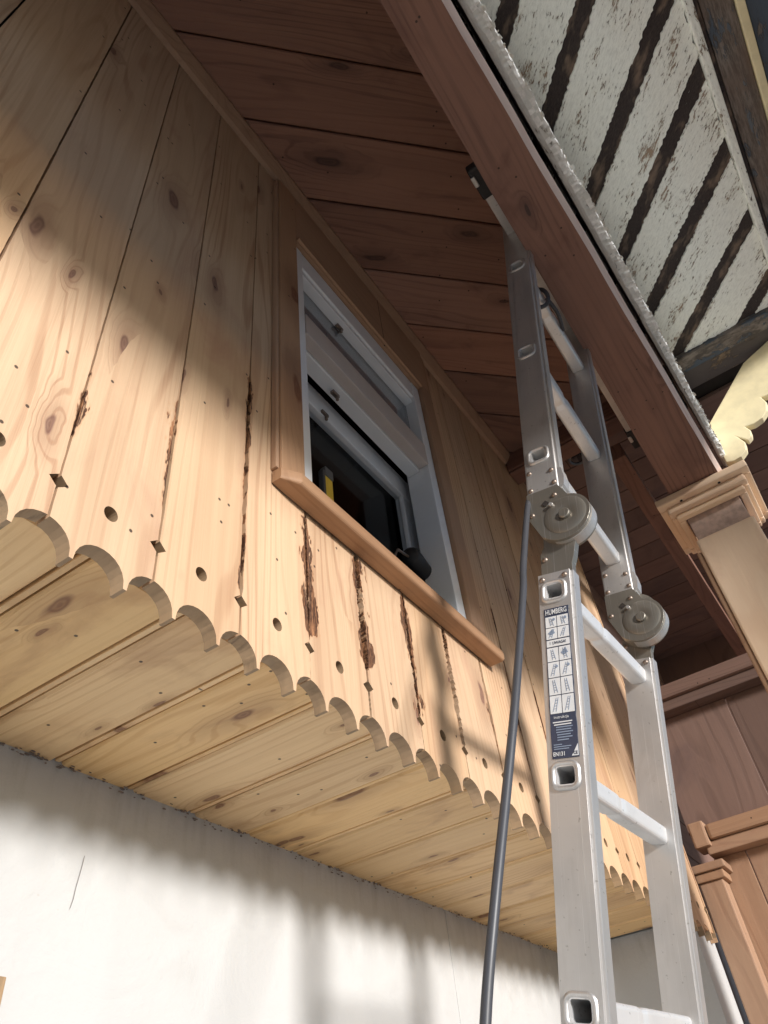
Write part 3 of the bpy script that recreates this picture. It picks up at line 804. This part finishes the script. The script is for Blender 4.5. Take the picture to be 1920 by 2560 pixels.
# ---------------- ochre fretwork bracket
k_ = 0.955
BP = [(-0.245, 3.532), (-0.63, 3.888), (-0.825, 3.965), (-0.96, 3.97), (-0.965, 3.88), (-0.945, 3.79), (-0.89, 3.72), (-0.83, 3.70), (-0.77, 3.715), (-0.785, 3.65), (-0.76, 3.59), (-0.71, 3.55), (-0.65, 3.54), (-0.60, 3.55), (-0.61, 3.49), (-0.585, 3.43), (-0.54, 3.395), (-0.48, 3.38), (-0.43, 3.39), (-0.445, 3.345), (-0.432, 3.305), (-0.40, 3.285), (-0.365, 3.335), (-0.382, 3.28), (-0.365, 3.225), (-0.32, 3.192), (-0.27, 3.185), (-0.228, 3.2)]
BPs = [(y*k_, z*k_) for y, z in BP]
me = prism_mesh(BPs, 0.05)
fb = link('fretwork_bracket', me, M_YWOOD, None, frame((4.0*k_, 0, 0), -AX[1]*-1, AX[2], AX[0]))
fb.matrix_basis = frame((4.0*k_, 0, 0), AX[1], AX[2], AX[0])
tag(fb, 'ochre painted fretwork bracket with scalloped edge beside the post capital', 'bracket')
md = fb.modifiers.new('b', 'BEVEL'); md.width = 0.003; md.segments = 2; md.limit_method = 'ANGLE'

# ---------------- end wall beyond the timber wall
ew = empty('end_wall', (5, 0.5, -3.2), 'brown pine end wall of vertical boards with rails and corner pilaster', 'wall')
y = 0.905
for k, w in enumerate([0.193, 0.25, 0.25, 0.25, 0.25, 0.25]):
    box('end_wall_board', 5.0, 5.03, y-w+0.003, y-0.003, -3.2, 1.40, M_FAR, ew, 0.004, 2); y -= w
box('lower_rail', 4.90, 5.04, -0.6, 0.90, 1.40, 1.47, M_FAR, ew, 0.008)
box('lower_rail_cornice', 4.87, 5.04, -0.6, 0.86, 1.472, 1.56, M_FAR, ew, 0.02)
box('rail_end_block', 4.86, 5.03, 0.862, 0.955, 1.44, 1.585, M_FAR, ew, 0.012)
y = 0.99
for k in range(3):
    box('panel_board', 4.99, 5.02, y-0.53+0.004, y-0.004, 1.562, 2.29, M_REAR, ew, 0.004, 2); y -= 0.53
box('upper_rail', 4.88, 5.02, -0.6, 0.99, 2.292, 2.36, M_REAR, ew, 0.008)
box('upper_rail_cornice', 4.85, 5.02, -0.6, 0.99, 2.362, 2.46, M_REAR, ew, 0.02)
pil = [('pilaster', 4.855, 4.995, 0.868, 1.005, -3.2, 1.255), ('pilaster_capital', 4.835, 4.998, 0.845, 1.01, 1.255, 1.30), ('pilaster_capital', 4.815, 4.998, 0.822, 1.012, 1.302, 1.345)]
for p in pil: box(p[0], *p[1:], M_FAR, ew, 0.008, 2)

# ================================================================== LADDER
lad = empty('ladder', (1.9, 0.5, -3.2), 'aluminium multi-position folding ladder leaning up to the eave beam', 'ladder')
Xv = AX[0]
class Fr:
    def __init__(s, P, a, D, t, Wd):
        s.P = Vector(P); s.a = Vector(a).normalized(); x = (Xv-s.a*Xv.dot(s.a)).normalized()
        s.X = x; s.n = x.cross(s.a);
        if s.n.y > 0: s.n = -s.n
        s.D = D; s.t = t; s.W = Wd
    def M(s, off=0.0, d=0.0, ss=0.0):
        o = s.P+s.X*off+s.n*d+s.a*ss
        return frame(tuple(o), s.n, s.a, -s.X)
    def pt(s, d, ss, off=0.0):
        return tuple(s.P+s.X*off+s.n*d+s.a*ss)
LO = Fr((1.729, 0.503, 1.260), (-0.039, -0.230, 0.972), 0.0955, 0.060, 0.735)
UP = Fr((1.833, 0.152, 3.546), (0.048, -0.154, 0.987), 0.108, 0.050, 0.6895)

def rrect(w, h, r, n=4):
    pts = []
    for cx, cy, a0 in ((w/2-r, h/2-r, 0), (-w/2+r, h/2-r, 90), (-w/2+r, -h/2+r, 180), (w/2-r, -h/2+r, 270)):
        for i in range(n+1):
            a = R(a0+90*i/n); pts.append((cx+r*math.cos(a), cy+r*math.sin(a)))
    return pts
RW, RH = 0.058, 0.052
def stile(fr, off, s0, s1, holes, mirror):
    poly = [(0, s0), (fr.D, s0), (fr.D, s1), (0, s1)]
    hs = [[(p[0]+fr.D*0.48, p[1]+h) for p in rrect(RW, RH, 0.013)] for h in holes]
    me = prism_mesh(poly, fr.t, hs)
    o = link('stile', me, M_ALU, lad, fr.M(off))
    md = o.modifiers.new('b', 'BEVEL'); md.width = 0.003; md.segments = 3; md.limit_method = 'ANGLE'
    # front flange lip
    lip = link('stile_lip', box_mesh(0.010, s1-s0, fr.t*0.7, 0.002), M_ALU, o, fr.M(off, fr.D+0.0035, (s0+s1)/2) @ Matrix.Translation((0, 0, -fr.t*S*0.5)))
    return o
def rung(fr, s, end_off):
    bm = bmesh.new(); L = fr.W+0.004
    o1 = rrect(RW, RH, 0.013); i1 = rrect(RW-0.010, RH-0.010, 0.009)
    def crimp(z):
        # flattened grip zone near the far third
        return 1.0-0.14*math.exp(-((z-0.42*L)/0.016)**2)
    zs = [0.0, 0.05, 0.36*L, 0.385*L, 0.405*L, 0.42*L, 0.435*L, 0.455*L, 0.48*L, 0.7*L, L]
    rings = [[bm.verts.new((p[0]*S*crimp(z), p[1]*S*crimp(z), -z*S)) for p in o1] for z in zs]
    ir = [[bm.verts.new((p[0]*S, p[1]*S, -z*S)) for p in i1] for z in (0.0, L)]
    n = len(o1)
    for a, b in zip(rings, rings[1:]):
        for k in range(n): bm.faces.new((a[k], b[k], b[(k+1) % n], a[(k+1) % n]))
    for k in range(n):
        j = (k+1) % n
        bm.faces.new((ir[0][k], ir[0][j], ir[1][j], ir[1][k]))
        bm.faces.new((rings[0][k], rings[0][j], ir[0][j], ir[0][k]))
        bm.faces.new((rings[-1][k], ir[1][k], ir[1][j], rings[-1][j]))
    me = from_bm(bm, 'rung')
    o = link('rung', me, M_RUNG, lad, fr.M(-0.002, fr.D*0.48, s), smooth=False)
    for side, off in ((1, 0.0), (-1, fr.W)):
        # pressed collar round each rung end
        bm = bmesh.new(); prof = [(0.0, 0.002), (0.004, 0.006), (0.009, 0.006), (0.012, 0.0)]
        base = rrect(RW, RH, 0.013); rr = []
        for e, h in prof:
            w = rrect(RW+2*e-0.004, RH+2*e-0.004, 0.013+e*0.8); rr.append([bm.verts.new((p[0]*S, p[1]*S, h*S)) for p in w])
        for a, b in zip(rr, rr[1:]):
            for k in range(n): bm.faces.new((a[k], a[(k+1) % n], b[(k+1) % n], b[k]))
        mm = fr.M(off-0.0005 if side == 1 else off+0.0005, fr.D*0.48, s)
        if side == -1: mm = mm @ Matrix.Diagonal((1, 1, -1, 1))
        link('rung_collar', from_bm(bm, 'collar'), M_ALU, o, mm, smooth=True)
        if True:
            mm2 = fr.M(fr.t+0.0005 if side == 1 else fr.W-fr.t-0.0005, fr.D*0.48, s)
    return o

lo_h = [0.006, -0.504, -0.984]+[-0.984-0.49*k for k in range(1, 7)]
up_h = [-1.775, -1.218, -0.615]
S_LO0, S_LO1 = -4.58, 0.066
S_UP0, S_UP1 = -1.945, -0.10
for fr, s0, s1, hs in ((LO, S_LO0, S_LO1, lo_h), (UP, S_UP0, S_UP1, up_h)):
    stile(fr, 0.0, s0, s1, hs, False); stile(fr, fr.W-fr.t, s0, s1, hs, True)
    for h in hs: rung(fr, h, 0)
# hinges
def arc(cx, cy, r, a0, a1, n=18):
    return [(cx+r*math.cos(R(a0+(a1-a0)*i/n)), cy+r*math.sin(R(a0+(a1-a0)*i/n))) for i in range(n+1)]
CU = (0.117, -2.062); RU = 0.078
Cw = UP.P+UP.n*CU[0]+UP.a*CU[1]
dl_ = (Cw-LO.P).dot(LO.n); sl_ = (Cw-LO.P).dot(LO.a)
for side in (0, 1):
    offU = 0.0 if side == 0 else UP.W-UP.t; offL = 0.0 if side == 0 else LO.W-LO.t
    up_poly = [(0.0, S_UP0+0.012), (0.0, -2.035)]+arc(CU[0]-0.010, CU[1], RU+0.010, 214, 330, 16)+arc(CU[0], CU[1], RU, -28, 78, 14)+[(0.105, S_UP0+0.012)]
    lo_poly = [(0.0, 0.056), (0.0, 0.150), (0.012, 0.175)]+arc(dl_-0.02, sl_, RU-0.012, 160, -45, 24)+[(0.103, 0.125), (0.0955, 0.100), (0.0955, 0.056)]
    hg = link('hinge', prism_mesh(up_poly, UP.t+0.008, (), 0), M_HINGE, lad, UP.M(offU-0.004))
    md = hg.modifiers.new('b', 'BEVEL'); md.width = 0.0025; md.segments = 3; md.limit_method = 'ANGLE'
    l2 = link('lower_hinge_plate', prism_mesh(lo_poly, LO.t-0.032), M_HINGE, lad, LO.M(offL+0.026))
    md = l2.modifiers.new('b', 'BEVEL'); md.width = 0.002; md.segments = 2; md.limit_method = 'ANGLE'
    # raised edge rim on the lower plate disc
    rimp = arc(CU[0]-0.006, CU[1]-0.004, RU+0.008, 208, 372, 22)
    rin = arc(CU[0]-0.006, CU[1]-0.004, RU+0.001, 372, 208, 22)
    link('hinge_rim', prism_mesh(rimp+rin, UP.t*0.7), M_ALU, hg, UP.M(offU+UP.t*0.15), smooth=False)
    sgn = 1
    face = offU-0.004
    # embossed boss, pin, pawl slot and knob (visible side)
    link('pressed_boss', lathe([(0, -0.001), (0.020, 0.0), (0.030, 0.003), (0.060, 0.0035), (0.068, 0.0)], 32), M_HINGE, hg, UP.M(face, CU[0], CU[1]) @ Matrix.Translation((0, 0, 0.0003)), smooth=True)
    link('pivot_pin', lathe([(0, 0.010), (0.015, 0.010), (0.018, 0.008), (0.018, 0.0)], 24), M_HINGE, hg, UP.M(face, CU[0], CU[1]) @ Matrix.Translation((0, 0, 0.0005)), smooth=False)
    link('pawl_slot', box_mesh(0.017, 0.017, 0.004), M_VOID, hg, UP.M(face, 0.060, -1.995) @ Matrix.Translation((0, 0, 0.0004)) @ Matrix.Rotation(0.7, 4, 'Z'))
    link('pawl_pin', lathe([(0, 0.012), (0.006, 0.012), (0.007, 0.009), (0.007, 0)], 12), M_ALU, hg, UP.M(face, 0.080, -2.012), smooth=False)
    for (d, s) in ((0.010, -1.918), (0.085, -1.86), (0.010, -1.862+0.02), (0.090, -1.915)):
        link('rivet', lathe([(0, 0.0065), (0.005, 0.006), (0.008, 0.003), (0.0085, 0)], 12), M_RIVET, hg, UP.M(offU, d+0.005, s), smooth=True)
    for (d, s) in ((0.010, -2.025), (0.088, -1.972)):
        link('rivet', lathe([(0, 0.0065), (0.005, 0.006), (0.008, 0.003), (0.0085, 0)], 12), M_RIVET, hg, UP.M(face, d+0.004, s), smooth=True)
    for (d, s) in ((0.015, 0.040), (0.079, 0.042), (0.015, -0.0+0.085), (0.015, 0.135)):
        pass
    for (d, s) in ((0.012, 0.046), (0.078, 0.046), (0.012, -0.002+0.0), (0.086, 0.006)) if False else ((0.010, 0.048), (0.078, 0.050)):
        link('rivet', lathe([(0, 0.0065), (0.005, 0.006), (0.008, 0.003), (0.0085, 0)], 12), M_RIVET, l2, LO.M(offL-0.001, d+0.003, s), smooth=True)
    link('rivet', lathe([(0, 0.0065), (0.005, 0.006), (0.008, 0.003), (0.0085, 0)], 12), M_RIVET, l2, LO.M(offL+0.026, 0.014, 0.13), smooth=True)
    # release lever and spring on the front edge
    lev = [(0.0, 0.0), (0.014, 0.012), (0.018, 0.045), (0.012, 0.085), (0.002, 0.095), (0.0, 0.06)]
    link('release_lever', prism_mesh(lev, UP.t*0.8), M_ALU, hg, UP.M(offU+UP.t*0.1, UP.D+0.001, -1.945))
    pts = []
    for i in range(41):
        a = i*0.95; ss = -1.955-0.035*i/40; pts.append(UP.pt(UP.D+0.006+0.0075*math.cos(a)*0.8, ss, offU+UP.t*0.4+0.0075*math.sin(a)))
    link('lock_spring', tube_mesh(pts, 0.0016, 5), M_HINGE, hg)
# stabiliser bar across the top with rubber feet
bx0, bx1 = 1.56, 3.35
bar = link('stabiliser_bar', box_mesh(bx1-bx0, 0.045, 0.036, 0.005), M_ALU, lad, frame(((bx0+bx1)/2, 0.158, 3.235), *AX))
for xx in (1.50, 3.37):
    ft = link('rubber_foot', box_mesh(0.155, 0.062, 0.056, 0.010, 3), M_BLACK, lad, frame((xx+0.03, 0.158, 3.235), *AX))
    link('foot_insert', box_mesh(0.05, 0.02, 0.012, 0.004), M_ALU, ft, frame((xx+0.01, 0.180, 3.206), *AX))
for off in (0, UP.W-UP.t):
    link('end_cap', box_mesh(UP.D+0.008, 0.10, UP.t+0.008, 0.006), M_BLACK, lad, UP.M(off, UP.D/2, S_LO0*0+S_UP1-0.03) @ Matrix.Translation((0, 0, -UP.t*S/2)))
    link('foot_cap', box_mesh(LO.D+0.012, 0.12, LO.t+0.012, 0.008), M_BLACK, lad, LO.M(off if off == 0 else LO.W-LO.t, LO.D/2, S_LO0+0.04) @ Matrix.Translation((0, 0, -LO.t*S/2)))

# ---------------- sticker on the left stile
def plate(name, d0, d1, s0, s1, lift, mat, parent, poly=None):
    q = poly or [(d0, s0), (d1, s0), (d1, s1), (d0, s1)]
    return link(name, prism_mesh(q, 0.0016), mat, parent, LO.M(-lift))
LBL = dict(d0=0.013, d1=0.085, s0=-0.462, s1=-0.047)
rs = random.Random(3)
edge = []
for i in range(25): edge.append((LBL['d1']-abs(rs.gauss(0, 0.0010)), LBL['s0']+(LBL['s1']-LBL['s0'])*i/24))
for i in range(25): edge.append((LBL['d0']+abs(rs.gauss(0, 0.0009)), LBL['s1']-(LBL['s1']-LBL['s0'])*i/24))
lab = plate('warning_sticker', 0, 0, 0, 0, 0.0018, M_LBLUE, lad, edge)
lab['label'] = 'dark blue and white instruction sticker on the left stile'
def cell(d0, d1, s0, s1): return plate('print_panel', d0, d1, s0, s1, 0.0026, M_LWHITE, lab)
dm = 0.049
top = LBL['s1']
rowsL = [(-0.073, -0.105), (-0.1075, -0.140), (-0.166, -0.205), (-0.2075, -0.250), (-0.2525, -0.298), (-0.3005, -0.348)]
for a, b in rowsL:
    cell(0.0165, dm-0.0012, b, a); cell(dm+0.0012, 0.082, b, a)
cell(0.0165, 0.082, -0.1625, -0.1435)
def txt(s, d, ss, size, mat, wmax=None, sx=1.0, bold=0.0):
    cu = bpy.data.curves.new('t', 'FONT'); cu.body = s; cu.size = size*S; cu.align_x = 'CENTER'; cu.align_y = 'CENTER'; cu.offset = bold*S
    cu.resolution_u = 2
    tmp = bpy.data.objects.new('t', cu); COL.objects.link(tmp)
    bpy.context.view_layer.update()
    me = bpy.data.meshes.new_from_object(tmp.evaluated_get(bpy.context.evaluated_depsgraph_get()))
    bpy.data.objects.remove(tmp)
    me.materials.clear()
    sc = 1.0
    if wmax and len(me.vertices):
        wv = max(v.co.x for v in me.vertices)-min(v.co.x for v in me.vertices); sc = wmax*S/wv
    me.transform(Matrix.Diagonal((sc, 1, 1, 1)))
    return link('lettering', me, mat, lab, LO.M(-0.0034, d, ss))
txt('HUMBERG', dm, -0.060, 0.022, M_LWHITE, 0.062, bold=0.0003)
txt('!  UWAGA!', dm, -0.153, 0.012, M_LBLUE, 0.046, bold=0.0002)
txt('EN131', 0.034, -0.452, 0.014, M_LWHITE, 0.030, bold=0.0003)
plate('print_corner', 0, 0, 0, 0, 0.0026, M_LWHITE, lab, [(0.066, -0.459), (0.0835, -0.459), (0.0835, -0.430)])
txt('CE', 0.0765, -0.4525, 0.011, M_LBLUE, 0.011, bold=0.0003)
txt('instrukcja', dm-0.004, -0.3585, 0.011, M_LWHITE, 0.040)
for i, (w, x) in enumerate([(0.052, 0.047), (0.046, 0.047), (0.044, 0.051), (0.040, 0.049), (0.044, 0.051), (0.036, 0.049), (0.040, 0.051), (0.030, 0.046)]):
    plate('print_line', x-w/2, x+w/2, -0.3725-i*0.0065, -0.3697-i*0.0065, 0.0026, M_LGREY if i > 1 else M_LWHITE, lab)
for i, (w, x) in enumerate([(0.022, 0.031), (0.046, 0.043), (0.040, 0.040)]):
    plate('print_line', x-w/2, x+w/2, -0.4290-i*0.0055, -0.4268-i*0.0055, 0.0026, M_LGREY, lab)
# pictograms: ladder outlines, people, crosses
def seg(a, b, w, mat=M_LGREY):
    a = Vector(a); b = Vector(b); d = (b-a).normalized(); n_ = Vector((-d.y, d.x))*w/2
    plate('pictogram', 0, 0, 0, 0, 0.0032, mat, lab, [tuple(a-n_), tuple(b-n_), tuple(b+n_), tuple(a+n_)])
cells = [(0.0165, dm, b, a) for a, b in rowsL]+[(dm+0.001, 0.082, b, a) for a, b in rowsL]
for i, (d0, d1, s0, s1) in enumerate(cells):
    w = d1-d0; h = s1-s0; lean = (0.25 if i % 2 else -0.2)*w; cx = (d0+d1)/2
    if i in (1, 8): 
        plate('pictogram', 0, 0, 0, 0, 0.0032, M_LGREY, lab, [(cx-w*.35, s0+h*.55), (cx+w*.1, s0+h*.9), (cx+w*.3, s0+h*.5), (cx-w*.1, s0+h*.35)])
    a0 = (cx-w*0.14-lean*.5, s0+h*0.12); a1 = (cx-w*0.06+lean*.5, s0+h*0.88)
    b0 = (cx+w*0.12-lean*.5, s0+h*0.12); b1 = (cx+w*0.10+lean*.5, s0+h*0.88)
    seg(a0, a1, 0.0014); seg(b0, b1, 0.0014)
    for k in range(1, 5):
        f_ = k/5; seg((a0[0]+(a1[0]-a0[0])*f_, a0[1]+(a1[1]-a0[1])*f_), (b0[0]+(b1[0]-b0[0])*f_, b0[1]+(b1[1]-b0[1])*f_), 0.001)
    if i % 3 == 0:
        link('pictogram', lathe([(0, 0.0008), (0.004, 0.0008), (0.004, 0)], 12), M_LGREY, lab, LO.M(-0.0028, cx+w*0.25, s0+h*0.7))

# ---------------- cable
cab = [(2.02, 0.245, 2.96), (1.965, 0.285, 2.60), (1.915, 0.36, 2.1), (1.80, 0.44, 1.70), (1.735, 0.453, 1.60), (1.585, 0.478, 1.27), (1.52, 0.48, 1.137), (1.40, 0.52, 0.812), (1.337, 0.56, 0.598), (1.274, 0.60, 0.389), (1.243, 0.64, 0.218), (1.222, 0.675, 0.03), (1.20, 0.71, -0.2), (1.16, 0.76, -0.9), (1.1, 0.8, -2.0), (1.0, 0.9, -3.0), (0.8, 0.9, -3.17), (0.2, 0.8, -3.185)]
cable = tag(link('cable', tube_mesh(smooth_pts(cab, 6), 0.0095, 12), M_CABLE, smooth=True), 'dark grey cable hanging down along the left side of the ladder', 'cable')
# loop tied round the upper rung
rc_ = UP.P+UP.n*0.05+UP.a*(-0.615)+UP.X*0.20
pts = []
for i in range(22):
    a = 2*math.pi*i/22; pts.append((rc_.x+0.012*math.sin(a*2), rc_.y+0.050*math.cos(a), rc_.z+0.058*math.sin(a)))
lp = link('tied_loop', tube_mesh(pts, 0.010, 8, cyc=True), M_CABLE, cable, smooth=True)
link('loose_end', tube_mesh(smooth_pts([(rc_.x, rc_.y-0.04, rc_.z-0.02), (rc_.x+0.08, rc_.y-0.05, rc_.z-0.05), (rc_.x+0.2, rc_.y-0.03, rc_.z-0.02)], 6), 0.009, 8), M_CABLE, cable, smooth=True)

# ---------------- added light blocker, unseen behind the camera; it shades the upper wall
cp = empty('light_blocker', (-2, -2, -3.2), 'added timber light blocker, out of view, with a deep front face', 'light blocker')
SH = 2.3
yC = 1.0-SH
zlow = 1.68+0.20*SH; zhi = 3.12+0.20*(SH-1.15)
x1c = 3.95-0.42*SH
M_BLOCKER = flat('blocker_timber', (0.16, 0.12, 0.09), 0.8, var=0.3, sc=8)
box('blocker_fascia', -14, x1c, yC-0.12, yC, zlow, zhi, M_BLOCKER, cp, 0.01)
box('blocker_panel', -14, x1c, yC-1.6, yC-0.12, zhi-0.12, zhi-0.02, M_BLOCKER, cp, 0.01)
for xx in (-13.5, -9.0):
    for yy in (yC-0.4, yC-1.3): box('blocker_post', xx, xx+0.24, yy-0.24, yy, -3.2, zhi-0.13, M_BLOCKER, cp, 0.01, 2)
for yy in (yC-1.3,): box('blocker_post', x1c+0.0-0.3, x1c-0.06, yy-0.24, yy, -3.2, zhi-0.13, M_BLOCKER, cp, 0.01, 2)

for o in bpy.data.objects:
    if '__w' in o: del o['__w']
